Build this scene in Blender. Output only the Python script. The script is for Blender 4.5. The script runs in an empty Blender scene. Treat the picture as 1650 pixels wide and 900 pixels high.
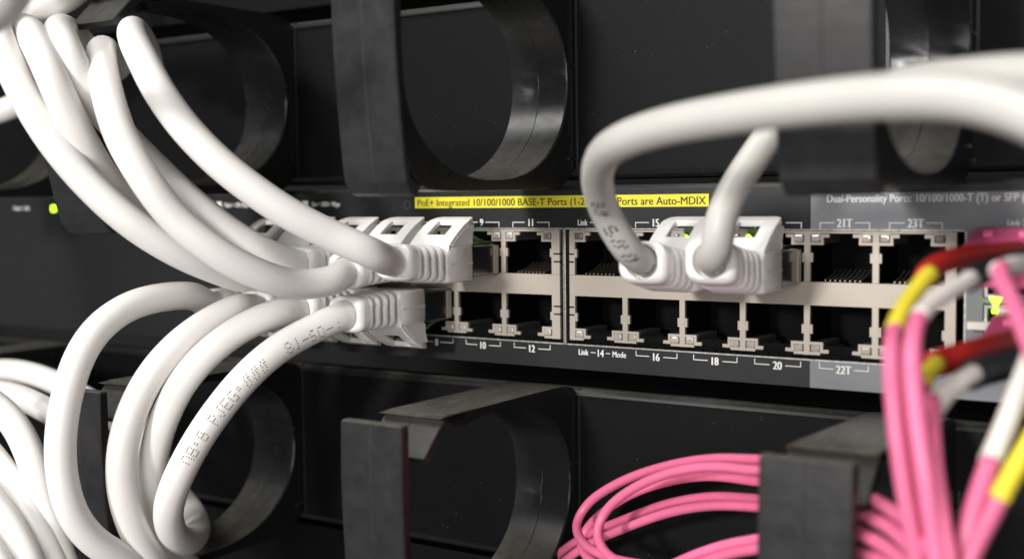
import bpy, bmesh, math, random
from mathutils import Vector, Matrix
random.seed(7)
S = 0.001                      # everything below is written in millimetres
C = bpy.context.scene.collection
scene = bpy.context.scene

# ------------------------------------------------------------------ camera, world, lamps, exposure
YAW, PITCH, ROLL = 0.575907458, 0.0667527445, -0.0109012832
CAM = Vector((125.592628, -240.150374, 17.8403311))
FPX = 1942.994
def cam_axes():
    cy, sy, cp, sp = math.cos(YAW), math.sin(YAW), math.cos(PITCH), math.sin(PITCH)
    F = Vector((-sy*cp, cy*cp, -sp)); r = Vector((cy, sy, 0)); u = r.cross(F)
    cr, sr = math.cos(ROLL), math.sin(ROLL)
    return cr*r + sr*u, cr*u - sr*r, F
RX, UX, FX = cam_axes()
cam = bpy.data.cameras.new('camera'); co = bpy.data.objects.new('camera', cam); C.objects.link(co)
m = Matrix((RX, UX, -FX)).transposed().to_4x4(); m.translation = CAM*S
co.matrix_world = m
cam.sensor_width = 36; cam.lens = 36*FPX/1650
cam.clip_start = 0.01; cam.clip_end = 20
cam.dof.use_dof = True; cam.dof.focus_distance = 0.268; cam.dof.aperture_fstop = 10.5; cam.dof.aperture_blades = 7
scene.camera = co

world = bpy.data.worlds.new('World'); scene.world = world; world.use_nodes = True
world.node_tree.nodes['Background'].inputs[0].default_value = (1.0, 0.99, 0.98, 1)
world.node_tree.nodes['Background'].inputs[1].default_value = 0.15
def area(name, loc, target, size, power, col):
    l = bpy.data.lights.new(name, 'AREA'); l.shape = 'DISK'; l.size = size*S; l.energy = power; l.color = col
    o = bpy.data.objects.new(name, l); C.objects.link(o)
    o.location = Vector(loc)*S
    o.rotation_euler = (Vector(target)-Vector(loc)).to_track_quat('-Z', 'Y').to_euler()
    return o
area('front_lamp', (-85, -1050, 215), (0, 0, 0), 110, 8.6, (1.0, 0.975, 0.95))
area('aisle_ceiling_lamp', (-420, -620, 900), (-40, -40, 0), 560, 13.0, (1.0, 0.985, 0.965))
area('camera_side_fill', (330, -980, 40), (10, 0, 0), 620, 5.6, (1.0, 0.985, 0.97))  # added soft fill to lift the shadows below the boots
scene.view_settings.view_transform = 'Standard'
scene.view_settings.look = 'None'
scene.view_settings.exposure = -0.12
scene.view_settings.gamma = 1.0

def at(px, py, y):
    """a point on the sight line of a spot of the photograph, at depth y in front of the panel (y = 0)"""
    d = RX*((px-825)/FPX) - UX*((py-450)/FPX) + FX
    return CAM + d*((y-CAM.y)/d.y)

# ------------------------------------------------------------------ materials
def mat(name, col, rough=0.5, metal=0.0, bump=0.0, bscale=2.0, var=0.0, vscale=0.4, speck=0.0, speckscale=1.2,
        spec=0.5, dust=0.0, orand=0.0, emit=None, estr=0.0, trans=0.0, sss=0.0, coat=0.0, rvar=0.0, ior=1.45):
    mt = bpy.data.materials.new(name); mt.use_nodes = True
    nt = mt.node_tree; N = nt.nodes; L = nt.links; b = N['Principled BSDF']
    b.inputs['Base Color'].default_value = (*col, 1); b.inputs['Roughness'].default_value = rough
    b.inputs['Metallic'].default_value = metal; b.inputs['Specular IOR Level'].default_value = spec
    b.inputs['IOR'].default_value = ior
    if trans: b.inputs['Transmission Weight'].default_value = trans
    if coat: b.inputs['Coat Weight'].default_value = coat; b.inputs['Coat Roughness'].default_value = 0.25
    if sss:
        b.inputs['Subsurface Weight'].default_value = sss; b.inputs['Subsurface Scale'].default_value = 0.0012
        b.inputs['Subsurface Radius'].default_value = (1, .8, .6)
    if emit:
        b.inputs['Emission Color'].default_value = (*emit, 1); b.inputs['Emission Strength'].default_value = estr
    tc = N.new('ShaderNodeTexCoord')
    def noise(scale, detail=3, rgh=.55):
        n = N.new('ShaderNodeTexNoise'); n.inputs['Scale'].default_value = scale*1000
        n.inputs['Detail'].default_value = detail; n.inputs['Roughness'].default_value = rgh
        L.new(tc.outputs['Object'], n.inputs['Vector']); return n
    colour = None
    if var:
        n = noise(vscale, 5)
        r = N.new('ShaderNodeMapRange'); r.inputs[1].default_value = .25; r.inputs[2].default_value = .75
        r.inputs[3].default_value = 1-var; r.inputs[4].default_value = 1+var
        L.new(n.outputs[0], r.inputs[0])
        mx = N.new('ShaderNodeVectorMath'); mx.operation = 'SCALE'; mx.inputs[0].default_value = col
        sc = r.outputs[0]
        if orand:
            oi = N.new('ShaderNodeObjectInfo'); r2 = N.new('ShaderNodeMapRange'); r2.inputs[3].default_value = 1-orand; r2.inputs[4].default_value = 1+orand*.4
            L.new(oi.outputs['Random'], r2.inputs[0]); mm = N.new('ShaderNodeMath'); mm.operation = 'MULTIPLY'
            L.new(r.outputs[0], mm.inputs[0]); L.new(r2.outputs[0], mm.inputs[1]); sc = mm.outputs[0]
        L.new(sc, mx.inputs['Scale']); colour = mx.outputs[0]
    if speck:
        v = N.new('ShaderNodeTexVoronoi'); v.inputs['Scale'].default_value = speckscale*1000
        L.new(tc.outputs['Object'], v.inputs['Vector'])
        n2 = noise(speckscale*.12, 4)
        th = N.new('ShaderNodeMath'); th.operation = 'MULTIPLY_ADD'; th.inputs[1].default_value = .16*speck; th.inputs[2].default_value = -.035*speck
        L.new(n2.outputs[0], th.inputs[0])
        lt = N.new('ShaderNodeMath'); lt.operation = 'LESS_THAN'
        L.new(v.outputs['Distance'], lt.inputs[0]); L.new(th.outputs[0], lt.inputs[1])
        wn = N.new('ShaderNodeSeparateColor'); L.new(v.outputs['Color'], wn.inputs[0])
        gt = N.new('ShaderNodeMath'); gt.operation = 'GREATER_THAN'; gt.inputs[1].default_value = .7
        L.new(wn.outputs[0], gt.inputs[0])
        ml = N.new('ShaderNodeMath'); ml.operation = 'MULTIPLY'; L.new(lt.outputs[0], ml.inputs[0]); L.new(gt.outputs[0], ml.inputs[1])
        mi = N.new('ShaderNodeMix'); mi.data_type = 'RGBA'
        L.new(ml.outputs[0], mi.inputs[0])
        if colour: L.new(colour, mi.inputs[6])
        else: mi.inputs[6].default_value = (*col, 1)
        mi.inputs[7].default_value = (.17, .16, .145, 1)
        colour = mi.outputs[2]
    if dust:
        ge = N.new('ShaderNodeNewGeometry'); sp = N.new('ShaderNodeSeparateXYZ'); L.new(ge.outputs['Normal'], sp.inputs[0])
        n3 = noise(.5, 6, .7)
        a1 = N.new('ShaderNodeMapRange'); a1.inputs[1].default_value = .55; a1.inputs[2].default_value = .95; a1.inputs[4].default_value = dust
        L.new(sp.outputs['Z'], a1.inputs[0])
        a2 = N.new('ShaderNodeMapRange'); a2.inputs[1].default_value = .2; a2.inputs[2].default_value = .7; a2.inputs[3].default_value = .35
        L.new(n3.outputs[0], a2.inputs[0])
        a3 = N.new('ShaderNodeMath'); a3.operation = 'MULTIPLY'; L.new(a1.outputs[0], a3.inputs[0]); L.new(a2.outputs[0], a3.inputs[1])
        md = N.new('ShaderNodeMix'); md.data_type = 'RGBA'; L.new(a3.outputs[0], md.inputs[0])
        if colour: L.new(colour, md.inputs[6])
        else: md.inputs[6].default_value = (*col, 1)
        md.inputs[7].default_value = (.24, .225, .185, 1)
        colour = md.outputs[2]
    if colour: L.new(colour, b.inputs['Base Color'])
    if rvar:
        n = noise(.35, 6, .65)
        r = N.new('ShaderNodeMapRange'); r.inputs[1].default_value = .3; r.inputs[2].default_value = .7
        r.inputs[3].default_value = rough-rvar; r.inputs[4].default_value = rough+rvar
        L.new(n.outputs[0], r.inputs[0]); L.new(r.outputs[0], b.inputs['Roughness'])
    if bump:
        n = noise(bscale, 3)
        bp = N.new('ShaderNodeBump'); bp.inputs['Strength'].default_value = bump; bp.inputs['Distance'].default_value = .00008
        L.new(n.outputs[0], bp.inputs['Height']); L.new(bp.outputs[0], b.inputs['Normal'])
    return mt
M = dict(
 ring=mat('moulded_black_plastic', (.0135, .0135, .014), .30, spec=.42, bump=.2, bscale=3, var=.10, speck=.5, rvar=.07, dust=.4, speckscale=.9),
 plate=mat('scuffed_black_plastic', (.020, .0198, .0202), .40, spec=.34, bump=.2, bscale=3, var=.22, vscale=.25, speck=.6, rvar=.10, speckscale=.9, dust=.4),
 tray=mat('powder_coated_black_steel', (.0038, .0038, .004), .5, bump=.5, bscale=4, var=.15, speck=1.15, speckscale=.75, spec=.14),
 lip=mat('dusty_black_steel_edge', (.009, .009, .0085), .5, bump=.5, bscale=4, var=.3, vscale=1.2, speck=2.8, speckscale=1.8, dust=.3),
 panel=mat('black_switch_paint', (.0115, .0115, .013), .5, spec=.4, bump=.4, bscale=5, var=.12, speck=.35, speckscale=1.3),
 grey=mat('grey_switch_paint', (.185, .19, .203), .5, bump=.3, bscale=5, var=.04),
 nickel=mat('matt_nickel_shield', (.40, .355, .30), .45, metal=.25, bump=.12, bscale=1.4, var=.025, vscale=.3),
 steel=mat('dull_steel', (.30, .29, .27), .38, metal=.8, bump=.4, bscale=2, var=.25, vscale=1.5),
 edge=mat('bare_cut_edge', (.46, .45, .42), .35, metal=.5, var=.45, vscale=1.0),
 cavity=mat('black_port_plastic', (.0012, .0012, .0014), .7, spec=.12),
 ledge=mat('dark_grey_port_plastic', (.07, .066, .062), .42, var=.2, vscale=1.5),
 cable2=mat('dimmed_off_white_sheath', (.50, .49, .455), .42, bump=.18, bscale=.8, var=.03, vscale=.12, sss=.12),  # greyer batch; weaker light on the right is also darkened into its colour
 pin=mat('contact_metal', (.34, .30, .22), .35, metal=.9),
 lens=mat('clear_light_pipe', (.36, .33, .30), .12, spec=.9, coat=.6, var=.12, vscale=1.4),
 lensdark=mat('grey_light_pipe', (.13, .12, .11), .3, spec=.7, var=.3, vscale=1.4),
 green=mat('lit_green_lens', (.25, .5, .05), .3, emit=(.42, 1.0, .02), estr=5.0),
 yellow=mat('yellow_print', (.78, .68, .035), .5, var=.03),
 black=mat('black_print', (.012, .012, .012), .5),
 white=mat('white_print', (.72, .72, .70), .5, var=.1, vscale=1.2),
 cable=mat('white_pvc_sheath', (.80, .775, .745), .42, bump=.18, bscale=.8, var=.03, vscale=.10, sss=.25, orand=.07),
 boot=mat('white_rubber_boot', (.80, .775, .755), .38, bump=.2, bscale=2.2, var=.02, vscale=.3, sss=.15),
 plug=mat('smoked_clear_plug', (.02, .022, .02), .12, spec=.8, coat=.4),
 tab=mat('green_lit_latch_tab', (.20, .30, .12), .15, spec=.8, trans=.6),  # clear plastic; glow of the green LEDs put into its colour
 pink=mat('pink_fibre_sheath', (.78, .165, .315), .38, orand=.14, bump=.12, bscale=1.5, var=.05, vscale=.3, sss=.08),
 pinkh=mat('magenta_connector', (.66, .09, .24), .33, var=.05),
 red=mat('red_boot_rubber', (.50, .022, .018), .42, var=.06),
 blackb=mat('black_boot_rubber', (.018, .018, .02), .45, var=.1),
 ysl=mat('yellow_sleeve', (.80, .66, .05), .42, var=.04),
 wsl=mat('white_sleeve', (.76, .72, .66), .42, var=.03),
 ink=mat('brown_black_ink', (.02, .016, .013), .6),
 void=mat('rack_dark', (.006, .006, .007), .9),
)

# ------------------------------------------------------------------ builders
def tag(o, label=None, cat=None, group=None, kind=None):
    if label: o['label'] = label
    if cat: o['category'] = cat
    if group: o['group'] = group
    if kind: o['kind'] = kind
    return o
BASE = {}
def base_of(p):
    b = Vector((0, 0, 0))
    while p is not None:
        b = b + BASE.get(p.name, Vector((0, 0, 0))); p = p.parent
    return b
def empty(name, loc, label, cat, group=None):
    o = bpy.data.objects.new(name, None); C.objects.link(o); o.empty_display_size = .005
    o.location = Vector(loc)*S; BASE[o.name] = Vector(loc)
    return tag(o, label, cat, group)
def link(name, me, parent, loc=(0, 0, 0)):
    o = bpy.data.objects.new(name, me); C.objects.link(o)
    o.parent = parent; o.location = Vector(loc)*S; BASE[o.name] = Vector(loc)
    return o
class G:
    """collects geometry in millimetres"""
    def __init__(s): s.v = []; s.f = []; s.sm = []
    def add(s, vs, fs, smooth=False):
        k = len(s.v); s.v += [Vector(p) for p in vs]; s.f += [tuple(i+k for i in f) for f in fs]; s.sm += [smooth]*len(fs); return s
    def box(s, x0, x1, y0, y1, z0, z1):
        if x0 > x1: x0, x1 = x1, x0
        if y0 > y1: y0, y1 = y1, y0
        if z0 > z1: z0, z1 = z1, z0
        v = [(x, y, z) for x in (x0, x1) for y in (y0, y1) for z in (z0, z1)]
        return s.add(v, [(0,1,3,2),(4,6,7,5),(0,4,5,1),(2,3,7,6),(0,2,6,4),(1,5,7,3)])
    def open_box(s, x0, x1, y0, y1, z0, z1):          # inside-facing, open towards -y
        v = [(x, y, z) for x in (x0, x1) for y in (y0, y1) for z in (z0, z1)]
        return s.add(v, [(0,2,3,1),(4,5,7,6),(0,4,6,2),(1,3,7,5),(2,6,7,3)])
    def loft(s, rings, smooth=True, cap0=True, cap1=True, closed=True):
        k = len(rings[0]); vs = [p for r in rings for p in r]; fs = []
        for i in range(len(rings)-1):
            for j in range(k if closed else k-1):
                a = i*k+j; b = i*k+(j+1) % k; fs.append((a, b, b+k, a+k))
        s.add(vs, fs, smooth); o = len(s.v)-len(vs)
        if cap0: s.f.append(tuple(o+j for j in range(k))[::-1]); s.sm.append(False)
        if cap1: s.f.append(tuple(o+(len(rings)-1)*k+j for j in range(k))); s.sm.append(False)
        return s
    def prism_x(s, poly, secs, smooth=False):
        """polygon of (y, z), swept along x; secs = [(x, inset)]"""
        n = len(poly); P = [Vector(p) for p in poly]
        ar = sum(P[i].x*P[(i+1) % n].y-P[(i+1) % n].x*P[i].y for i in range(n)); sg = 1 if ar > 0 else -1
        nr = []
        for i in range(n):
            a = (P[i]-P[i-1]).normalized(); b = (P[(i+1) % n]-P[i]).normalized()
            na = Vector((-a.y, a.x))*sg; nb = Vector((-b.y, b.x))*sg
            t = na+nb; t = t.normalized() if t.length > 1e-6 else na
            nr.append(t/max(.5, t.dot(na)))
        rings = [[(x, P[i].x+nr[i].x*q, P[i].y+nr[i].y*q) for i in range(n)] for x, q in secs]
        return s.loft(rings, smooth)
    def mesh(s, name, m, off=(0, 0, 0), bevel=0, segs=2):
        me = bpy.data.meshes.new(name); off = Vector(off)
        me.from_pydata([((v-off)*S)[:] for v in s.v], [], s.f); me.polygons.foreach_set('use_smooth', s.sm)
        bm = bmesh.new(); bm.from_mesh(me)
        bmesh.ops.recalc_face_normals(bm, faces=bm.faces)
        if bevel:
            bmesh.ops.bevel(bm, geom=[e for e in bm.edges if len(e.link_faces) == 2 and e.calc_face_angle(0) > .6], offset=bevel*S, segments=segs, affect='EDGES', profile=.6)
        bm.to_mesh(me); bm.free(); me.materials.append(m); me.update()
        return me
    def obj(s, name, m, parent=None, bevel=0, segs=2):
        return link(name, s.mesh(name, m, base_of(parent), bevel, segs), parent)

# ------------------------------------------------------------------ the dark inside of the rack
g = G(); g.open_box(-620, 420, -5, 260, -330, 380)
tag(g.obj('rack_interior', M['void']), kind='structure')

# ------------------------------------------------------------------ network switch
P = 14.0
sw = empty('network_switch', (-20, 0, -22), 'black 24-port network switch with a yellow strip and a grey section', 'network switch')
ZT, ZB = 20.7, -21.6
M1 = (-104.6, -16.0); M2 = (-15.9, 72.9)               # the cut-outs of the two port banks
g = G()
g.box(-250, 42.6, 0, 1.6, 10.95, 18.25); g.box(-250, 42.6, 0, 1.6, ZB, -16.05)
g.box(-250, M1[0]-.3, 0, 1.6, -16.05, 10.95)
g.obj('front_panel', M['panel'], sw)
g = G()
g.box(42.6, 190, -.02, 1.6, 10.95, 18.25); g.box(42.6, 190, -.02, 1.6, ZB, -16.05)
g.box(73.2, 76.3, -.02, 1.6, -16.05, 10.95); g.box(76.3, 190, -.02, 1.6, 9.0, 10.95); g.box(76.3, 190, -.02, 1.6, -16.05, -14.0)
g.box(76.3, 190, -.02, 1.6, -2.9, -1.9)
g.box(108.6, 190, -.02, 1.6, -1.9, 9.0); g.box(108.6, 190, -.02, 1.6, -14.0, -2.9)
g.obj('grey_panel', M['grey'], sw)
G().box(77.4, 107.1, 1.7, 8.5, -13.2, 8.2).obj('recess_shade_block', M['cavity'], sw)  # solid black block standing in for the shade inside the cages
# rounded, dusty top edge and the closed top and bottom of the case
prof = [(0.05, 18.25)] + [(1.2-1.15*math.cos(t), 19.6+1.1*math.sin(t)) for t in [i*math.pi/2/6 for i in range(7)]] + [(220, ZT), (220, ZT-1.0), (1.6, ZT-1.6), (1.6, 18.25)]
G().prism_x(prof, [(-250, 0), (190, 0)], False).obj('top_cover', M['lip'], sw)
G().box(-250, 190, 1.6, 220, ZB, ZB+1).obj('bottom_cover', M['tray'], sw)
G().box(-250, 190, 18.5, 19.5, ZB+1, 19).obj('inner_bulkhead', M['void'], sw)
# cut edges of the panel round the port banks
for a, b in (M1, M2):
    g = G(); g.box(a, b, -.12, .5, -16.02, -15.72); g.box(a, b, -.15, .5, 10.70, 10.98)
    if b > 0: g.box(b, b+.3, -.15, .5, -15.7, 10.68)
    g.obj('cutout_edge', M['edge'], sw)
g = G(); g.box(M1[0], M2[1], .9, 1.5, -15.72, -12.9)  # dark strip and slivers standing in for the shaded gap under the shields
rr = random.Random(3)
x = M1[0]
while x < M2[1]:
    w = rr.uniform(.6, 3); g.box(x, x+w*.6, .2, .9, -15.6, -15.6+rr.uniform(.15, .6)); x += w
g.obj('shaded_gap_strip', M['cavity'], sw)
G().box(-16.02, -15.25, -.55, 1.0, -15.9, 10.9).obj('bank_divider', M['steel'], sw, bevel=.1)

ZC = -2.15
def faceplate(ds, xl, xr):
    """one bank: dividers at ds; left wall from xl, right wall to xr"""
    g = G(); y0, y1 = -.3, .5; hw = .63
    g.box(xl, xr, y0, y1, ZC-2.42, ZC+2.35)            # bar between the two rows
    g.box(xl, xr, y0+.08, y1, ZC+12.32, ZC+12.72)      # thin rim above
    for k, d in enumerate(ds):
        first, last = k == 0, k == len(ds)-1
        a = xl if first else d-hw; b = xr if last else d+hw
        for sgn in (1, -1):
            zt = 12.30 if sgn > 0 else 12.65
            def B(x0, x1, o0, o1, dy=0): g.box(x0, x1, y0+dy, y1, ZC+sgn*o0, ZC+sgn*o1)
            B(a, b, 2.42, zt)
            for s in (-1, 1):
                if (s < 0 and first) or (s > 0 and last): continue
                e = b if s > 0 else a
                lim = e
                B(lim, e+s*.5, 6.4, 8.3, .1)                      # spring nibs
                B(lim, e+s*2.75, 9.95, 10.5)                      # bracket under the light pipe
                B(e+s*2.15, e+s*2.75, 10.5, 11.45)
                B(e+s*2.15, e+s*3.95, 11.45, 12.15)
                B(lim, e+s*2.15, 12.0, zt-.02, .05)
    return g
def bank(nums_top, ds, xl, xr):
    g = faceplate(ds, xl, xr)
    g.obj('port_shield', M['nickel'], sw)
    g = G()
    for z in (5.0, 3.2, -7.2, -9.0):
        if xr < 0: g.box(xr-1.6, xr+.25, -.36, .2, z-.17, z+.17)
        else: g.box(xl-.25, xl+1.2, -.36, .2, z-.17, z+.17)
    g.obj('spring_slot', M['cavity'], sw)
D1 = [-18.5-P*k for k in range(6, -1, -1)]
D2 = [-14+P*k for k in range(7)]
bank(None, D1, -104.2, -16.95)
bank(None, [-13.55]+D2[1:], -14.35, 71.4)

# ports, each a cavity with its contacts, ledges and two light pipes
def cavity_mesh(top):
    s = 1 if top else -1
    g = G()
    z0, z1 = sorted((ZC+s*2.42, ZC+s*12.5))
    g.open_box(-6.9, 6.9, .5, 15, z0, z1)
    return g.mesh('port', M['cavity'])
def ledge_mesh(top):
    s = 1 if top else -1; g = G()
    for q in (-1, 1):
        g.box(q*6.6, q*3.75, .5, 11, ZC+s*10.1, ZC+s*12.4)
        g.box(q*3.75, q*2.75, .5, 11, ZC+s*11.5, ZC+s*12.4)
    return g.mesh('latch_ledge', M['ledge'])
def pin_mesh(top):
    s = 1 if top else -1; g = G(); c = .14
    pts = [(.8, 2.5), (4.5, 3.1), (7.0, 3.9), (8.0, 4.4)]
    rings = [[(-c, y, ZC+s*z), (c, y, ZC+s*z), (c, y, ZC+s*(z+.3)), (-c, y, ZC+s*(z+.3))] for y, z in pts]
    g.loft(rings, False)
    return g.mesh('contact_pin', M['pin'])
def lens_mesh(m, dx):
    g = G()
    g.box(dx-.98, dx+.98, -.6, 4, -.76, .76)
    return g.mesh('light_pipe', m, bevel=.5, segs=4)
CAV = {t: cavity_mesh(t) for t in (0, 1)}; LED = {t: ledge_mesh(t) for t in (0, 1)}; PIN = {t: pin_mesh(t) for t in (0, 1)}
LN = {(k, dx): lens_mesh(M[k], dx) for k in ('lens', 'lensdark', 'green') for dx in (-5.2, 5.2)}
PORTX = {}
for k in range(6):
    PORTX[11-2*k] = -25.5-P*k; PORTX[12-2*k] = -25.5-P*k
    PORTX[13+2*k] = -7+P*k; PORTX[14+2*k] = -7+P*k
LIT = {1, 3, 5, 7, 9, 17, 19, 2, 4, 6, 8}
DARK = {(11, 5.2), (13, -5.2), (23, 5.2)}
for n in range(1, 25):
    top = n % 2; c = PORTX[n]
    p = link('port', CAV[top], sw, Vector((c, 0, 0))-base_of(sw))
    link('latch_ledge', LED[top], p)
    for j in range(8 if top else 0): link('contact_pin', PIN[top], p, (-3.57+1.02*j, 0, 0))
    for dx in (-5.2, 5.2):
        kind = 'green' if (n in LIT and dx < 0) else ('lensdark' if (n, dx) in DARK else 'lens')
        s = 1 if top else -1
        q = .28*((dx > 0)-(dx < 0)) if n in (13, 14) and dx < 0 else 0
        link('light_pipe', LN[kind, dx], p, (-q*1.4 if q else 0, 0, ZC+s*11.25))

# lettering
def text_mesh(txt, cap, x, z, m, align='CENTER', sx=.86, bold=.022, y=-.03, width=None, angle=0):
    cu = bpy.data.curves.new('t', 'FONT'); cu.body = txt; cu.size = 1; cu.offset = 0; cu.resolution_u = 3
    cu.align_x = 'LEFT'; cu.align_y = 'TOP_BASELINE'
    o = bpy.data.objects.new('t', cu); C.objects.link(o)
    bpy.context.view_layer.update()
    me = bpy.data.meshes.new_from_object(o.evaluated_get(bpy.context.evaluated_depsgraph_get()))
    bpy.data.objects.remove(o); 
    xs = [v.co.x for v in me.vertices]; k = cap/.73
    w = (max(xs)-min(xs))
    sxx = k*sx if width is None else width/w
    x0 = x - (w*sxx/2 if align == 'CENTER' else 0)
    vs = [(x0+(v.co.x-min(xs))*sxx, y, z+v.co.y*k-cap/2) for v in me.vertices]
    fs = [tuple(p.vertices) for p in me.polygons]
    if bold:
        k2 = len(vs); d = bold*cap*1.6
        vs = [(a-d, b, c) for a, b, c in vs]+[(a+d, b-.012, c) for a, b, c in vs]; fs = fs+[tuple(i+k2 for i in f) for f in fs]
    bpy.data.meshes.remove(me)
    return vs, fs
def strip(g, x0, x1, z0, z1, y=-.03): g.add([(x0, y, z0), (x1, y, z0), (x1, y, z1), (x0, y, z1)], [(0, 1, 2, 3)])
LW = .17
for n in range(1, 25):
    c = PORTX[n]+.62; top = n % 2; g = G(); z = 12.28 if top else -17.45
    yy = -.05
    if n in (1, 2, 13, 14):
        for a in (('Link', -4.5, 1.4), (str(n), 0, 1.75), ('Mode', 4.75, 1.4)):
            g.add(*text_mesh(a[0], a[2], c+a[1], z, None, y=yy, sx=.8))
        strip(g, c-2.65, c-1.35, z-LW/2, z+LW/2, yy); strip(g, c+1.3, c+2.4, z-LW/2, z+LW/2, yy)
    else:
        tx = str(n)+('T' if n > 20 else ''); g.add(*text_mesh(tx, 1.78, c, z, None, y=yy, sx=.8, bold=.03))
        hw = 2.1 if n > 20 else (1.7 if n > 9 else 1.1)
        for s in (-1, 1):
            a, b = sorted((c+s*hw, c+s*5.1)); strip(g, a, b, z-LW/2, z+LW/2, yy)
            a, b = sorted((c+s*5.1, c+s*(5.1-LW)))
            if top: strip(g, a, b, z-1.15, z-LW/2, yy)
            else: strip(g, a, b, z+LW/2, z+1.1, yy)
    g.obj('port_marking', M['white'], sw)
ys = G().box(-58.95, 20.15, -.06, 0, 15.72, 18.45).obj('yellow_strip', M['yellow'], sw)
g = G()
g.add(*text_mesh('PoE+ Integrated 10/100/1000 BASE-T Ports (1-24T)', 1.75, -58.1, 17.12, None, 'LEFT', width=51.2, y=-.09, bold=.012))
g.add(*text_mesh('- Ports are Auto-MDIX', 1.8, -3.4, 17.1, None, 'LEFT', width=22.9, y=-.09, bold=.012))
g.obj('strip_lettering', M['black'], ys)
g = G()
g.add(*text_mesh('Dual-Personality Ports: 10/100/1000-T (T) or SFP (S)', 1.6, 46.0, 17.2, None, 'LEFT', sx=.83, bold=.018, y=-.05))
g.add(*text_mesh('Link 21S Mode', 1.2, 80.5, 12.4, None, 'LEFT', sx=.83, y=-.05)); g.add(*text_mesh('Link 23S Mode', 1.2, 98.5, 12.4, None, 'LEFT', sx=.83, y=-.05))
g.obj('section_lettering', M['white'], sw)
g = G()
for x0, tx in ((-154, 'Off = 10 Mbps'), (-126, 'Flash = 100 Mbps'), (-93.5, 'On = 1000+ Mbps')):
    strip(g, x0-3.2, x0-1.2, 16.15, 17.9, -.05)
    g.add(*text_mesh(tx, 1.35, x0, 17.0, None, 'LEFT', sx=.72, y=-.05))
    g.obj('legend_lettering', M['white'], sw); g = G()
g.add(*text_mesh('Power   Fault', 1.35, -222, 16.6, None, 'LEFT', sx=.8, y=-.05))
g.obj('legend_lettering', M['white'], sw)
g = G()
ci = lambda r, k: (-61.4+r*math.cos(k), -.05, 16.6+r*math.sin(k))
for i in range(24):
    a, b = i*math.tau/24, (i+1)*math.tau/24
    g.add([ci(1.1, a), ci(1.1, b), ci(.85, b), ci(.85, a)], [(0, 1, 2, 3)])
g.obj('round_symbol', M['ledge'], sw)
lp = G().box(-202.6, -200.6, -.5, .4, 15.3, 17.3).obj('status_light', M['green'], sw, bevel=.3)
# SFP cages on the right
for z0, z1 in ((-1.6, 8.8), (-13.8, -3.2)):
    for x0 in (76.8, 92.6):
        g = G(); t = .5
        g.box(x0, x0+t, -1.2, 10, z0, z1); g.box(x0+14.6, x0+15.1, -1.2, 10, z0, z1)
        g.box(x0+t, x0+14.6, -1.2, 10, z0, z0+t); g.box(x0+t, x0+14.6, -1.2, 10, z1-t, z1); g.box(x0+t, x0+14.6, 9, 10, z0+t, z1-t)
        g.obj('module_cage', M['steel'], sw)
g = G(); b = at(1604, 487, -1.3)
g.add([(b.x-1.15, -1.5, b.z+1.0), (b.x+1.15, -1.5, b.z+1.0), (b.x, -1.5, b.z-1.1), (b.x-1.15, -.3, b.z+1.0), (b.x+1.15, -.3, b.z+1.0), (b.x, -.3, b.z-1.1)],
      [(0, 2, 1), (3, 4, 5), (0, 1, 4, 3), (1, 2, 5, 4), (2, 0, 3, 5)])
g.box(b.x-.6, b.x+.6, -1.5, -.3, b.z-2.0, b.z-1.3)
g.obj('link_arrow', M['green'], sw)
g = G(); b = at(1600, 524, -2); g.box(b.x-4.5, b.x+10, -3.2, -.2, b.z-.9, b.z+.6); b = at(1625, 505, -2); g.box(b.x-1.5, b.x+4, -4.2, -.2, b.z-.5, b.z+1.1)
g.obj('cage_spring', M['wsl'], sw, bevel=.2)

# ------------------------------------------------------------------ cable managers
def sgnpow(v, p): return math.copysign(abs(v)**p, v)
def ring_body_mesh(top=21.0):
    inner, outer = [], []
    yc = -33.0
    ts = [math.radians(a) for a in range(112, -181, -4)] + [math.radians(a) for a in range(-184, -215, -6)]
    for t in ts:
        ci, si = math.cos(t), math.sin(t)
        b = 20.5 if si > 0 else 22.0
        yi, zi = yc+30.0*sgnpow(ci, .92), b*sgnpow(si, .90)
        yo = yc+(34.0 if ci > 0 else 29.8)*sgnpow(ci, .2 if ci > 0 else .36)
        zo = (22.3*sgnpow(si, .14)) if si > 0 else -(23.2+1.2*(1-ci)/1.2)*abs(si)**.36
        if t < math.radians(-178): yi = -62.9; yo = -63.5; zi = zo = min(1, (abs(t)-math.radians(180))/math.radians(34))*top
        inner.append((yi, zi)); outer.append((yo, zo))
    g = G(); gr = .09
    secs = [(-7.5, .35), (-7.15, 0), (-.14, 0), (-.04, gr), (.04, gr), (.14, 0), (7.15, 0), (7.5, .35)]
    n = len(inner); rings = []
    for x, q in secs:
        r = []
        for i in range(n):
            a = Vector(inner[i]); b = Vector(outer[i]); d = (b-a); L = d.length; d = d/max(L, 1e-6); qq = min(q, L*.35)
            r.append(((x, *(a+d*qq)), (x, *(b-d*qq))))
        rings.append([p[0] for p in r]+[p[1] for p in r][::-1])
    vs = [p for r in rings for p in r]; k = 2*n; fs = []; sm = []
    g.add(vs, [(i*k+j, i*k+(j+1) % k, (i+1)*k+(j+1) % k, (i+1)*k+j) for i in range(len(secs)-1) for j in range(k)], True)
    for o in (0, (len(secs)-1)*k):
        g.add([vs[o+j] for j in range(k)], [(j, j+1, k-2-j, k-1-j) for j in range(n-1)])
    me = g.mesh('ring_body', M['ring'])
    bm = bmesh.new(); bm.from_mesh(me); bmesh.ops.remove_doubles(bm, verts=bm.verts, dist=1e-6); 
    for e in bm.edges:
        if len(e.link_faces) == 2 and e.calc_face_angle(0) > .5: e.smooth = False
    bm.to_mesh(me); bm.free(); return me
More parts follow.
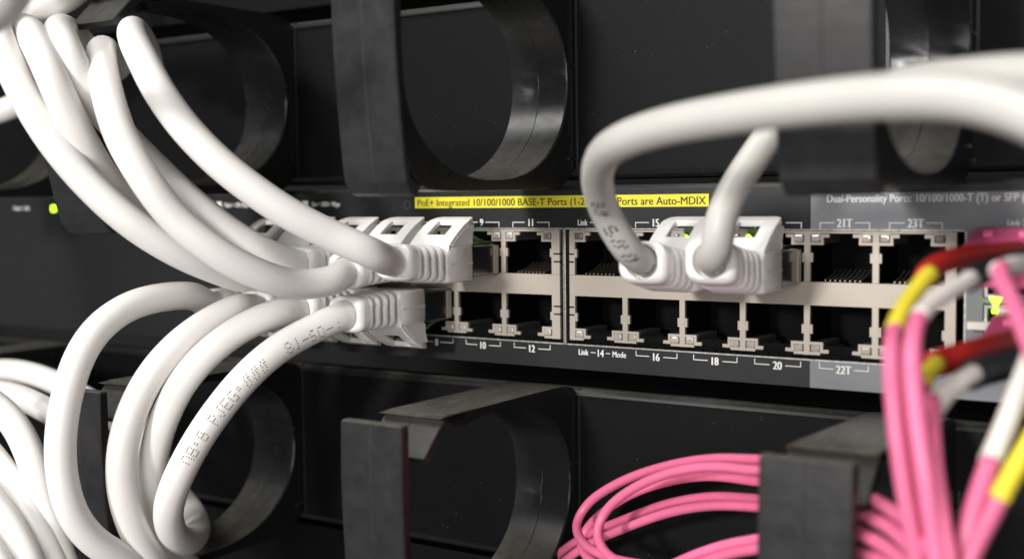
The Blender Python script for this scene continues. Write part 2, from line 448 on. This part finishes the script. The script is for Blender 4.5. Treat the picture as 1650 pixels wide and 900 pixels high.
def front_plate_mesh(z0=-25.0, z1=22.4, lean=0.0):
    H = z1-z0; n = 14; poly = []
    out = [(-59.2, z0), (-61.0, z0+.5), (-62.6, z0+2.6)]
    for i in range(1, n):
        z = z0+2.6+(H-3.2)*i/n; u = (z-(z0+2.6))/(H-3.2)
        out.append((-62.8-2.6*math.sin(u*math.pi*.62)-lean*u, z))
    ye = out[-1][0]; out += [(ye+.1, z1-.25), (ye+.8, z1), (ye+2.4, z1)]
    inn = []
    for i in range(n, -1, -1):
        z = z0+3.5+(H-5)*i/n; u = i/n
        inn.append((-60.9-2.1*math.sin(u*math.pi*.62)-lean*u, z))
    inn += [(-57.6, z0+1.9)]
    poly = out+inn
    g = G(); g.prism_x(poly, [(-7.5, .3), (-7.2, 0), (-.12, 0), (-.03, .06), (.03, .06), (.12, 0), (7.2, 0), (7.5, .3)], False)
    return g.mesh('front_plate', M['plate'])
def hook_mesh():
    poly = [(-44.5, 22.32), (-50.6, 22.32), (-51.3, 21.9), (-58.2, 15.0), (-57.6, 14.0), (-56.6, 13.9), (-49.6, 20.3), (-44.5, 20.45)]
    g = G(); g.prism_x(poly, [(-7.5, .25), (-7.25, 0), (-.12, 0), (-.03, .06), (.03, .06), (.12, 0), (7.25, 0), (7.5, .25)], False)
    return g.mesh('hook', M['plate'])
RB, FP, HK = ring_body_mesh(), front_plate_mesh(), hook_mesh()
RBL = ring_body_mesh(5.0)
FPL = front_plate_mesh(-33.3, 5.2, 4.5)
def flange_mesh():
    g = G()
    g.box(7.9, 8.5, .12, 1.2, -20.5, 21.0); g.box(-9.0, -8.3, .12, 1.2, -20.5, 21.0)
    g.box(-8.3, 7.9, .2, 1.2, -20.5, -19.6)
    for z in (-17.2, 3.8): g.box(7.4, 8.0, -3.0, .2, z-.35, z+.35)
    g.add([(8.0, -.2, -19.5), (3.5, -.2, -20.2), (8.0, -.2, -20.2), (8.0, .8, -19.5), (3.5, .8, -20.2), (8.0, .8, -20.2)], [(0,1,2),(3,5,4),(0,3,4,1),(0,2,5,3),(1,4,5,2)])
    return g.mesh('mounting_flange', M['ring'])
FL = flange_mesh()
def manager(zc, xs, tilt, label, longleft=False):
    mg = empty('cable_manager', (-20, 0, zc-22), label, 'cable manager')
    z0, z1 = zc-21.0, zc+20.6
    top = [(-.2, z1-1.4)] + [(1.4-1.6*math.cos(t), z1-1.2+1.6*math.sin(t)) for t in [i*math.pi/2/7 for i in range(8)]] + [(4.2, z1+.4), (4.2, z1-.5), (2.0, z1-.5), (1.3, z1-1.4)]
    G().prism_x(top, [(-250, 0), (190, 0)], True).obj('tray_lip', M['lip'], mg)
    bot = [(-.1, z0+1.0), (.5, z0), (1.6, z0-.7), (24, z0-.7), (24, z0), (2.2, z0+.3), (1.5, z0+1.0)]
    G().prism_x(bot, [(-250, 0), (190, 0)], False).obj('tray_lower_lip', M['lip'], mg)
    G().box(-250, 190, .4, 1.6, z0+1.02, z1-1.42).obj('back_plate', M['tray'], mg)
    for i, x in enumerate(xs):
        rb = link('ring_body', RBL if (longleft and i == 1) else RB, mg, Vector((x, 0, zc))-base_of(mg))
        rb.rotation_euler.x = math.radians(tilt[i])
        link('front_plate', FPL if (longleft and i == 1) else FP, rb)
        link('hook', HK, rb); link('mounting_flange', FL, rb)
    return mg
manager(44, (-192.5, -106.5, -20.5, 66.5, 153), (0, 0, .4, 1.2, 0), 'black cable manager with plastic rings mounted above the switch', True)
manager(-47, (-192.5, -106.5, -20.5, 64.2, 150), (0, 0, -.3, -2.2, 0), 'black cable manager with plastic rings mounted below the switch')
ep = empty('equipment_panel', (-20, 0, 70), 'plain black rack panel above the upper cable manager, at the top edge', 'rack panel')
G().box(-250, 190, 3, 5, 69, 112).obj('front_face', M['tray'], ep, bevel=.4)
G().box(-250, 190, 5, 90, 69.5, 71).obj('floor_sheet', M['tray'], ep)
ep = empty('blanking_panel', (-20, 0, -112), 'plain black blanking panel below the lower cable manager', 'rack panel')
G().box(-250, 190, 2, 4, -113, -70.4).obj('front_face', M['tray'], ep, bevel=.4)
G().box(-250, 190, 4, 90, -72, -71).obj('top_sheet', M['tray'], ep)

# ------------------------------------------------------------------ cables
def spline(pts, step=1.2):
    P = [Vector(p) for p in pts]; P = [P[0]*2-P[1]]+P+[P[-1]*2-P[-2]]; out = []
    for i in range(1, len(P)-2):
        p0, p1, p2, p3 = P[i-1:i+3]
        n = max(2, int((p2-p1).length/step))
        t01 = max(1e-3, (p1-p0).length**.5); t12 = max(1e-3, (p2-p1).length**.5); t23 = max(1e-3, (p3-p2).length**.5)
        m1 = (p2-p1+t12*((p1-p0)/t01-(p2-p0)/(t01+t12))); m2 = (p2-p1+t12*((p3-p2)/t23-(p3-p1)/(t12+t23)))
        for k in range(n):
            t = k/n; a = 2*(p1-p2)+m1+m2; b = -3*(p1-p2)-2*m1-m2
            out.append(a*t**3+b*t*t+m1*t+p1)
    out.append(P[-2]); return out
def smooth_path(q, it=6):
    for _ in range(it):
        q = [q[0]]+[(q[i-1]+q[i]*2+q[i+1])/4 for i in range(1, len(q)-1)]+[q[-1]]
    return q
def frames(q):
    T = [(q[min(i+1, len(q)-1)]-q[max(i-1, 0)]).normalized() for i in range(len(q))]
    n = T[0].orthogonal().normalized(); N = []
    for t in T:
        n = (n-t*n.dot(t)).normalized(); N.append(n)
    return T, N
def tube(q, r, k=20, round_end=True):
    T, N = frames(q); rings = []
    for i, (p, t, n) in enumerate(zip(q, T, N)):
        b = t.cross(n); rr_ = r(i/(len(q)-1)) if callable(r) else r
        rings.append([p+(n*math.cos(a)+b*math.sin(a))*rr_ for a in [j*math.tau/k for j in range(k)]])
    if round_end:
        p, t, n = q[-1], T[-1], N[-1]; b = t.cross(n); R = r(1) if callable(r) else r
        for u in (.35, .7, .93):
            rings.append([p+t*R*u*.5+(n*math.cos(a)+b*math.sin(a))*R*math.sqrt(1-u*u) for a in [j*math.tau/k for j in range(k)]])
    return G().loft(rings, True)
# snagless boot, origin at the port, +z towards the latch
def sup(hx, hz, e, k=40):
    return [(hx*sgnpow(math.cos(a), 2/e), hz*sgnpow(math.sin(a), 2/e)) for a in [(j+.5)*math.tau/k for j in range(k)]]
def boot_body_mesh(fl, lift=0.0):
    g = G(); rings = []; K = 48
    def ring(y, hx, hz, e, groove=0, dz=0):
        r = []
        for x, z in sup(hx, hz, e, K):
            q = min(1, max(0, (abs(z)/hz-.16)/.25)); f = 1-groove*q
            r.append((x*f, y, (z*f+dz)*fl+lift*max(0, (-20.5-y)/13)**1.4))
        rings.append(r)
    for y, hx, hz in ((-11.2, 5.5, 4.2), (-11.5, 5.75, 4.4), (-20.1, 5.8, 4.35), (-20.6, 5.55, 4.2)): ring(y, hx, hz, 9)
    y = -20.9
    for i in range(4):
        f = 1-i*.018
        for dy, gv in ((0, .02), (.25, .22), (.55, .27), (.95, .26), (1.2, .06), (1.45, 0), (2.1, 0), (2.35, .03)):
            ring(y-dy, 5.6*f, 4.3*f, 4.6-i*.2, gv)
        y -= 2.5
    for yy, a, b, e in ((-31.1, 5.1, 4.05, 3.9), (-32.6, 5.15, 4.1, 3.7), (-33.5, 4.9, 3.9, 3.5), (-33.9, 4.3, 3.45, 3.2), (-33.7, 3.5, 3.3, 2.2), (-31.5, 3.2, 3.1, 2)): ring(yy, a, b, e)
    g.loft(rings, True)
    g.box(-5.62, 5.62, -20.0, -33.0, -.12*fl, .12*fl) if False else None
    me = g.mesh('boot', M['boot'])
    bm = bmesh.new(); bm.from_mesh(me)
    for e in bm.edges:
        if len(e.link_faces) == 2 and e.calc_face_angle(0) > .75: e.smooth = False
    bm.to_mesh(me); bm.free(); return me
def guard_mesh(fl):
    """raised latch guard: two cheeks carrying a sloping plate with a window"""
    g = G()
    # curved top line from (y, z) at the back to the tip
    ln = [(-20.7, 4.15), (-19.6, 5.2), (-17.8, 6.7), (-14.8, 8.7), (-12.6, 9.8), (-10.4, 10.4), (-9.2, 10.55), (-8.4, 10.45)]
    th = 1.25
    def hw(y): return 5.7 if y < -12.5 else 5.7-2.6*((y+12.5)/4.5)**2.2
    def plate(x0f, x1f, i0, i1):
        rings = []
        for i in range(i0, i1+1):
            y, z = ln[i]; a, b = x0f(y), x1f(y)
            rings.append([(a, y, z-th), (b, y, z-th), (b, y, z), (a, y, z)])
        g.loft([[(p[0], p[1], p[2]*fl) for p in r] for r in rings], False)
    plate(lambda y: -hw(y), lambda y: hw(y), 0, 2)
    plate(lambda y: -hw(y), lambda y: -2.5, 2, 4); plate(lambda y: 2.5, lambda y: hw(y), 2, 4)
    plate(lambda y: -hw(y), lambda y: hw(y), 4, 7)
    for s in (-1, 1):
        poly = [(-19.8, 4.0)] + [(y, z-.9) for y, z in ln[1:5]] + [(-10.4, 8.8), (-11.3, 6.0), (-11.3, 4.0)]
        a, b = sorted((s*5.72, s*4.4))
        g.prism_x([(y, z*fl) for y, z in poly], [(a, .1), (a+.12, 0), (b-.12, 0), (b, .1)])
    me = g.mesh('latch_guard', M['boot'], bevel=.28, segs=2)
    return me
def seam_mesh(fl):
    g = G()
    for s in (-1, 1):
        a, b = sorted((s*5.74, s*5.9)); g.box(a, b, -11.4, -20.3, -.14*fl, .12*fl)
    g.box(5.5, 5.75, -11.3, -20.4, 0, .01) if False else None
    return g.mesh('moulding_seam', M['boot'])
def plug_mesh(fl):
    g = G(); g.box(-5.7, 5.7, -11.3, 6.5, -3.4*fl, 3.9*fl)
    return g.mesh('plug', M['plug'], bevel=.3)
def plug_shield_mesh(fl):
    g = G()
    for s in (-1, 1):
        a, b = sorted((s*5.5, s*5.95)); g.box(a, b, -2.6, -.9, -3.0*fl, 3.6*fl)
    g.box(-5.0, 5.0, -6, -.8, -3.75*fl, -3.42*fl)
    return g.mesh('plug_spring', M['nickel'])
def tab_mesh(fl):
    g = G(); pts = [(-10.5, 8.2), (-7.0, 6.8), (-3.0, 5.3), (2, 4.3)]
    g.loft([[(-1.9, y, z*fl), (1.9, y, z*fl), (1.9, y, (z-.9)*fl), (-1.9, y, (z-.9)*fl)] for y, z in pts], False)
    g.box(-3, 3, -6.5, 3, 3.95*fl, 4.5*fl)
    return g.mesh('latch_tab', M['tab'], bevel=.12)
LIFT = {9: 1.2, 7: -1.2, 17: 2.4, 19: 2.8, 8: -.5}
BT = {f: (boot_body_mesh(f), guard_mesh(f), seam_mesh(f), plug_mesh(f), plug_shield_mesh(f), tab_mesh(f)) for f in (1, -1)}
RC = 3.3
def patch_cable(n, pts, label, r=RC, group='white patch cables plugged into the switch', dirn=(0, -1, 0), m='cable'):
    top = n % 2; f = 1 if top else -1
    base = Vector((PORTX[n], 0, 3.2 if top else -7.4))
    e = empty('patch_cable', base, label, 'patch cable', group)
    me = BT[f]
    lf = LIFT.get(n, 0)
    b = link('boot', boot_body_mesh(f, lf) if lf else me[0], e); link('latch_guard', me[1], b); link('moulding_seam', me[2], b)
    p = link('plug', me[3], e); link('plug_spring', me[4], p); link('latch_tab', me[5], p)
    d = Vector(dirn)
    ctrl = [base+Vector((0, -30, lf*.7)), base+Vector((0, -34.5, lf*1.1))+Vector((d.x, 0, d.z))*.5] + [at(*q) for q in pts]
    q = smooth_path(spline(ctrl), 8)
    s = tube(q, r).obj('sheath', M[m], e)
    return e, s, q
WL = 'white patch cable '
U5 = patch_cable(9, [(600, 408, -45), (540, 382, -51), (470, 347, -58), (400, 300, -64), (345, 255, -68), (293, 200, -71), (258, 150, -72), (232, 100, -69), (215, 64, -61), (213, 50, -54), (220, 52, -46), (236, 80, -37), (246, 130, -30)],
    WL+'ending beside the printed 9, uppermost of the left sweep above')
U4 = patch_cable(7, [(545, 450, -39), (515, 456, -43), (475, 458, -49), (430, 447, -56), (382, 426, -62), (336, 398, -67), (280, 350, -72), (236, 292, -76), (198, 228, -78), (180, 178, -77), (168, 130, -74), (163, 98, -68), (164, 82, -60), (172, 84, -50), (188, 110, -40)],
    WL+'plugged in next left of the 9, sagging lowest near its boot')
U3 = patch_cable(5, [(440, 412, -40), (400, 392, -44), (345, 354, -48), (290, 308, -52), (240, 260, -58), (192, 212, -66), (151, 162, -73), (122, 115, -77), (105, 75, -77), (95, 52, -70), (102, 46, -60), (128, 66, -48), (160, 100, -38)],
    WL+'shaded where it emerges between two bright sweeps above the switch')
U1 = patch_cable(3, [(395, 448, -46), (345, 432, -56), (290, 408, -64), (215, 362, -72), (138, 292, -78), (76, 215, -82), (30, 135, -84), (-3, 60, -84), (-30, -10, -84), (-60, -90, -84)],
    WL+'of the leftmost sweep, running off the left edge above the switch')
U2 = patch_cable(1, [(320, 412, -46), (275, 392, -54), (222, 352, -62), (178, 300, -68), (140, 240, -76), (108, 180, -80), (78, 110, -82), (54, 62, -79), (40, 46, -72), (26, 46, -60)],
    WL+'bending over at the upper left just behind the leftmost sweep')
L4 = patch_cable(8, [(500, 532, -41), (450, 560, -48), (400, 603, -54), (352, 660, -58), (312, 720, -61), (282, 780, -63), (270, 825, -62), (280, 862, -57), (300, 872, -50), (316, 858, -41), (312, 830, -32), (290, 800, -24)],
    WL+'with small dotted black printing, hooking round at the bottom')
L3 = patch_cable(6, [(440, 506, -42), (390, 528, -48), (338, 566, -54), (295, 615, -58), (264, 675, -60), (247, 740, -60), (247, 800, -58), (262, 855, -54), (290, 900, -48), (320, 930, -40)],
    WL+'arching down just behind the one with dotted printing')
L2 = patch_cable(4, [(385, 495, -42), (345, 513, -48), (290, 552, -56), (245, 602, -62), (214, 660, -66), (197, 722, -68), (196, 785, -68), (212, 845, -66), (240, 895, -62), (275, 940, -56)],
    WL+'forming the second arc from the left below the switch')
L1 = patch_cable(2, [(310, 476, -44), (265, 478, -52), (215, 490, -60), (165, 522, -68), (130, 570, -74), (107, 640, -78), (97, 715, -80), (102, 780, -80), (122, 838, -78), (155, 875, -74), (200, 900, -68), (250, 930, -60)],
    WL+'forming the leftmost arc below the switch')
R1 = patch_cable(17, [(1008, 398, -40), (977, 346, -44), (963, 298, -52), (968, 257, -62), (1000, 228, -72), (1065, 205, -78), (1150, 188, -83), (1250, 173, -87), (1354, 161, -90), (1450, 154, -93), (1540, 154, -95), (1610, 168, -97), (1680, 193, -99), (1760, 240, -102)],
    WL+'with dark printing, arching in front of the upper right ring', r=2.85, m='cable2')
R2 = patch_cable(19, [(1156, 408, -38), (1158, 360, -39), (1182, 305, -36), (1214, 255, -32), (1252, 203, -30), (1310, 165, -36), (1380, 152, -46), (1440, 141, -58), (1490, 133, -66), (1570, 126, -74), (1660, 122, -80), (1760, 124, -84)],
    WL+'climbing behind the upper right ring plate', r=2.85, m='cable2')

# dotted ink on the cable of port 8
F5 = {'n': ['01110','10001','10001','10001','00001'], 'A': ['11111','10001','11111','10001','11111'],
 '.': ['00000','01100','01100','00000','00000'], 'B': ['11110','10010','11111','10001','11110'],
 'P': ['11110','10001','11110','10000','10000'], 'J': ['00011','00010','00010','10010','01100'], 'E': ['11111','10000','11110','10000','11111'],
 'G': ['01111','10000','10011','10001','01111'], 'M': ['00101','01011','01010','10010','10100'], '8': ['01110','10001','01110','10001','01110'],
 '1': ['00100','00100','00100','00100','01100'], '-': ['00000','00000','11111','00000','00000'], '5': ['01110','10000','11110','00001','11110'],
 '0': ['01110','10001','10001','10001','01110'], ' ': ['00000']*5, ':': ['00000','00100','00000','00100','00000']}
def ink(sheath, q, txt, s0, adv, dot, row, phi, r, up=(0, 0, 1), col=None, name='dotted_print', towards=None):
    L = [0]
    for i in range(1, len(q)): L.append(L[-1]+(q[i]-q[i-1]).length)
    view = (towards or CAM)
    g = G(); col = col or adv/6.2
    for k, ch in enumerate(txt):
        gl = F5[ch]
        for ri in range(5):
            for ci_ in range(5):
                if gl[ri][ci_] != '1': continue
                s = s0 - (k*adv + ci_*col)           # arc length falls towards the boot
                i = min(range(len(L)), key=lambda j: abs(L[j]-s)); i = max(1, min(i, len(q)-2))
                t = (q[i+1]-q[i-1]).normalized(); u = (s-L[i]); c = q[i]+t*u
                n = (view-c); n = (n-t*n.dot(t)).normalized(); b = Vector(up); b = b-t*b.dot(t); b = (b-n*b.dot(n)).normalized()
                a = phi(k/len(txt)) + (2-ri)*row/r
                dn = n*math.cos(a)+b*math.sin(a); pc = c+dn*(r+.015); e1 = t; e2 = t.cross(dn)
                g.add([pc+(e1*math.cos(w)+e2*math.sin(w))*dot for w in [j*math.tau/6 for j in range(6)]], [tuple(range(6))])
    return g.obj(name, M['ink'], sheath)
def arclen_near(q, px, py):
    best = None; s = 0
    for i in range(1, len(q)):
        s += (q[i]-q[i-1]).length; d = q[i]-CAM
        x = 825+FPX*d.dot(RX)/d.dot(FX); y = 450-FPX*d.dot(UX)/d.dot(FX); e = (x-px)**2+(y-py)**2
        if best is None or e < best[0]: best = (e, s)
    return best[1]
s_lo = arclen_near(L4[2], 312, 742); s_hi = arclen_near(L4[2], 545, 520)
txt = 'nA.B PJEG.MMM  81-50-:'
ink(L4[1], L4[2], txt, s_lo, (s_lo-s_hi)/len(txt), .15, .60, lambda u: -.05-.45*u, RC)
s_lo = arclen_near(R1[2], 985, 300); s_hi = arclen_near(R1[2], 1040, 432)
ink(R1[1], R1[2], '8M 5MM 1', s_hi+(s_lo-s_hi), (s_lo-s_hi)/8, .24, .5, lambda u: -.25, 2.9, up=(1, 0, .3))

def loose(name, pts, r, m, label, cat, group=None, sub=None):
    q = smooth_path(spline([at(*p) for p in pts]), 6)
    o = tube(q, r, 20).obj(name, m)
    return tag(o, label, cat, group), q
GW = 'white cables hanging past the left edge'
for i, (pts, lb) in enumerate((
  ([(-60, 620, -66), (-10, 650, -68), (28, 690, -70), (54, 748, -72), (72, 820, -74), (98, 900, -76), (120, 970, -78)], 'rightmost of the bright cables fanning down the lower left corner'),
  ([(-90, 665, -72), (-25, 722, -74), (28, 795, -76), (68, 870, -78), (100, 950, -80)], 'second from the right of the bright cables fanning down the lower left corner'),
  ([(-90, 740, -80), (-30, 790, -82), (16, 848, -84), (50, 920, -86), (70, 980, -86)], 'third from the right of the cables fanning down the lower left corner'),
  ([(-110, 800, -88), (-40, 860, -90), (5, 925, -92), (30, 980, -92)], 'cable at the very bottom left corner, leftmost of the fan'),
  ([(-80, 612, -30), (0, 596, -32), (60, 605, -34), (120, 632, -34), (175, 665, -30), (215, 700, -24)], 'blurred cable running across the left edge behind the fan, below the switch'),
  ([(-80, 640, -38), (0, 632, -40), (60, 652, -42), (120, 690, -40), (160, 730, -34)], 'lower of the two blurred cables crossing behind the fan at the left edge'),
  ([(228, 640, -34), (226, 700, -38), (228, 760, -40), (236, 820, -38), (255, 880, -34)], 'thin bright strip of cable seen between two arcs below the switch'))):
    loose('white_cable', pts, RC if i < 6 else 3.0, M['cable'], 'white '+lb, 'cable', GW)
GU = 'white cables crowding the upper left corner'
for pts, lb in (
  ([(-120, 60, -120), (-40, 30, -124), (0, 8, -128), (20, -30, -132), (30, -90, -134)], 'very blurred cable right in the upper left corner'),
  ([(-60, 20, -60), (10, 14, -62), (60, 12, -60), (100, 2, -56), (140, -30, -50)], 'blurred cable lying across the top edge behind the bends'),
  ([(-80, 110, -40), (-10, 100, -40), (30, 70, -42), (60, 20, -40), (70, -50, -36)], 'greyish cable behind the leftmost sweep near the top'),
  ([(-100, 190, -36), (-30, 186, -36), (20, 172, -34), (70, 140, -28), (110, 100, -20)], 'brownish shaded cable crossing the left edge a little below the corner')):
    loose('white_cable', pts, RC, M['cable'], 'white '+lb, 'cable', GU)

# ------------------------------------------------------------------ pink fibre
GP = 'pink fibre cables looped through the right ring of the lower cable manager'
def z9(x, y): return 900+x/4.09, 680+y/4.09
def zz(l): return [(*z9(x, y), d) for x, y, d in l]
LOOPS = (
  ([(1900, 430, -42), (1600, 270, -38), (1300, 245, -30), (1000, 240, -24), (700, 290, -20), (400, 395, -17), (180, 545, -15), (112, 660, -17), (150, 780, -22), (300, 880, -28), (560, 940, -34), (900, 990, -38), (1300, 1020, -40)], 'outermost loop, uppermost where it leaves the ring plate'),
  ([(1900, 520, -44), (1600, 330, -40), (1300, 318, -34), (1000, 292, -28), (740, 330, -25), (480, 440, -23), (310, 580, -22), (248, 700, -23), (285, 830, -27), (420, 930, -32), (700, 985, -37), (1100, 1040, -40)], 'second loop nested just inside the outermost one'),
  ([(1900, 590, -36), (1600, 420, -30), (1300, 386, -22), (1000, 352, -17), (720, 388, -13), (460, 480, -11), (270, 610, -9), (180, 700, -8), (140, 800, -10), (200, 900, -14), (400, 1000, -18)], 'shaded loop, lowest of the top three strands beside the ring plate'),
  ([(1900, 690, -38), (1600, 540, -32), (1300, 505, -24), (1000, 490, -18), (720, 535, -13), (430, 640, -9), (180, 745, -8), (20, 850, -8), (-120, 990, -8)], 'strand of the middle pair, upper one, running down to the bottom edge'),
  ([(1900, 760, -40), (1600, 590, -34), (1300, 556, -26), (1000, 548, -20), (740, 590, -16), (440, 695, -12), (200, 800, -10), (60, 895, -10), (-60, 1010, -10)], 'strand of the middle pair, lower one, running down to the bottom edge'),
  ([(1900, 800, -44), (1600, 730, -40), (1300, 772, -36), (1080, 812, -32), (880, 880, -30), (660, 980, -28)], 'strand rising from the bottom edge, upper of the lowest pair beside the ring'),
  ([(1900, 880, -46), (1600, 810, -42), (1300, 835, -38), (1120, 868, -34), (940, 925, -32), (760, 1010, -30)], 'strand rising from the bottom edge, lower of the lowest pair beside the ring'))
for pts, lb in LOOPS:
    loose('fibre_cable', zz(pts), 1.0, M['pink'], 'pink fibre '+lb, 'fibre cable', GP)
GF = 'pink fibre cables running from behind the right ring plate to the bundle'
for pts, lb in (
  ([(1340, 775, -40), (1400, 800, -52), (1445, 828, -66), (1490, 870, -78), (1530, 940, -86)], 'uppermost of four strands right of the lower ring plate'),
  ([(1330, 790, -42), (1390, 826, -54), (1440, 855, -66), (1480, 900, -76), (1510, 960, -84)], 'second from the top of four strands right of the lower ring plate'),
  ([(1300, 830, -44), (1372, 852, -56), (1435, 886, -66), (1480, 930, -76)], 'third from the top of four strands right of the lower ring plate'),
  ([(1300, 872, -46), (1372, 886, -56), (1430, 905, -64), (1490, 940, -74)], 'lowest of four strands right of the lower ring plate')):
    loose('fibre_cable', pts, 1.05, M['pink'], 'pink fibre, '+lb, 'fibre cable', GF)

def seg(parent, name, pts, r, m, taper=None, sub=None):
    q = smooth_path(spline([at(*p) for p in pts], .8), 4)
    rf = (lambda u: r*(1-(taper or 0)*u))
    return tube(q, rf, 18).obj(name, m, parent)
def duplex(name, base, label, housing, legs, group='duplex fibre connectors in the module slots'):
    e = empty(name, base, label, 'fibre cable', group)
    if housing:
        b = at(*housing)
        g = G()
        for dx in (0, 6.3): g.box(b.x+dx-2.9, b.x+dx+2.9, -19, -3, b.z-4.5, b.z+2.0)
        hs = g.obj('connector_housing', M['pinkh'], e, bevel=.5)
        g = G()
        # clip bridging both plugs: sloping lid
        poly = [(-21.0, b.z+2.1), (-17, b.z+2.9), (-8, b.z+5.6), (-4.6, b.z+5.8), (-4.6, b.z+4.6), (-8, b.z+4.2), (-14, b.z+2.1)]
        g.prism_x(poly, [(b.x-3.2, .3), (b.x-2.8, 0), (b.x+9.1, 0), (b.x+9.5, .3)])
        for dx in (.2, 6.2): g.box(b.x+dx-.8, b.x+dx+.8, -12.5, -11.3, b.z+4.2, b.z+5.3)
        g.obj('duplex_clip', M['pinkh'], e)
    for leg in legs:
        for nm, pts, r, m_ in leg: seg(e, nm, pts, r, M[m_])
    return e
duplex('duplex_fibre_cable', (84, 0, -6), 'magenta duplex fibre connector in the upper module slot with red and black boots',
  (1590, 419, -12), (
  (('boot', [(1640, 404, -20), (1600, 408, -30), (1550, 414, -42), (1515, 424, -50), (1498, 436, -54), (1492, 447, -57)], 1.75, 'red'),
   ('colour_sleeve', [(1500, 440, -57), (1488, 452, -60), (1470, 475, -64), (1452, 503, -68), (1441, 530, -71)], 1.3, 'ysl'),
   ('sheath', [(1444, 522, -70), (1438, 545, -73), (1437, 600, -76), (1443, 680, -78), (1456, 780, -79), (1474, 880, -79), (1490, 960, -79)], 1.18, 'pink')),
  (('boot', [(1700, 408, -18), (1660, 416, -30), (1615, 430, -42), (1580, 440, -50), (1558, 452, -56)], 1.8, 'blackb'),
   ('colour_sleeve', [(1566, 448, -56), (1548, 459, -60), (1520, 474, -65), (1496, 492, -69), (1482, 508, -72)], 1.3, 'wsl'),
   ('sheath', [(1486, 503, -71), (1475, 525, -74), (1470, 580, -78), (1476, 660, -80), (1490, 760, -82), (1506, 870, -82), (1520, 960, -82)], 1.18, 'pink'))))
duplex('duplex_fibre_cable', (84, 0, -12), 'duplex fibre cable below the green arrow with dark red and black boots', 
  (1625, 560, -10), (
  (('boot', [(1680, 540, -20), (1640, 550, -32), (1590, 562, -44), (1545, 575, -52), (1512, 584, -56), (1500, 588, -58)], 2.1, 'red'),
   ('colour_sleeve', [(1512, 584, -58), (1500, 592, -60), (1492, 604, -62), (1488, 620, -64)], 1.3, 'ysl'),
   ('sheath', [(1490, 612, -63), (1480, 640, -66), (1476, 700, -68), (1480, 780, -70), (1492, 880, -70), (1505, 960, -70)], 1.18, 'pink')),
  (('boot', [(1720, 556, -22), (1670, 574, -36), (1620, 588, -48), (1580, 598, -56), (1566, 603, -60)], 2.3, 'blackb'),
   ('colour_sleeve', [(1572, 600, -60), (1550, 612, -64), (1522, 636, -68), (1504, 662, -71)], 1.35, 'wsl'),
   ('sheath', [(1510, 652, -70), (1498, 675, -73), (1494, 730, -76), (1502, 800, -78), (1520, 890, -79), (1534, 970, -79)], 1.18, 'pink'))))
duplex('fibre_cable', (92, -40, -30), 'pink fibre lead with a long white sleeve slanting down at the right edge', None, (
  (('colour_sleeve', [(1668, 560, -62), (1648, 612, -66), (1622, 680, -70), (1594, 745, -73)], 1.45, 'wsl'),
   ('sheath', [(1597, 738, -73), (1580, 785, -75), (1560, 850, -77), (1540, 930, -78)], 1.3, 'pink')),), 'sleeved fibre leads at the right edge')
duplex('fibre_cable', (96, -40, -40), 'pink fibre lead with a bright yellow sleeve slanting down at the lower right corner', None, (
  (('colour_sleeve', [(1700, 650, -66), (1668, 700, -69), (1636, 755, -72), (1612, 800, -75)], 1.4, 'ysl'),
   ('sheath', [(1616, 793, -74), (1592, 840, -76), (1566, 890, -78), (1545, 950, -79)], 1.3, 'pink')),), 'sleeved fibre leads at the right edge')
duplex('fibre_cable', (90, -30, 5), 'pink fibre lead with a pale sleeve crossing in front of the lit green arrow', None, (
  (('colour_sleeve', [(1700, 425, -44), (1660, 424, -52), (1626, 428, -60), (1608, 436, -64)], 1.3, 'wsl'),
   ('sheath', [(1613, 431, -63), (1612, 446, -66), (1630, 482, -70), (1650, 530, -74), (1674, 590, -78), (1702, 660, -82)], 1.25, 'pink')),), 'sleeved fibre leads at the right edge')
GB = 'pink fibre cables hanging in the bundle at the right'
for pts, lb in (
  ([(1452, 560, -66), (1455, 620, -70), (1462, 700, -72), (1476, 800, -73), (1496, 900, -73), (1510, 960, -73)], 'strand hanging inside the left of the bundle'),
  ([(1500, 640, -74), (1500, 700, -78), (1508, 780, -80), (1522, 860, -81), (1540, 950, -81)], 'strand on the right of the hanging bundle, nearest the white sleeve'),
  ([(1600, 770, -60), (1572, 820, -64), (1548, 870, -68), (1530, 940, -70)], 'strand joining the bundle from the right behind the sleeved leads')):
    loose('fibre_cable', pts, 1.2, M['pink'], 'pink fibre '+lb, 'fibre cable', GB)
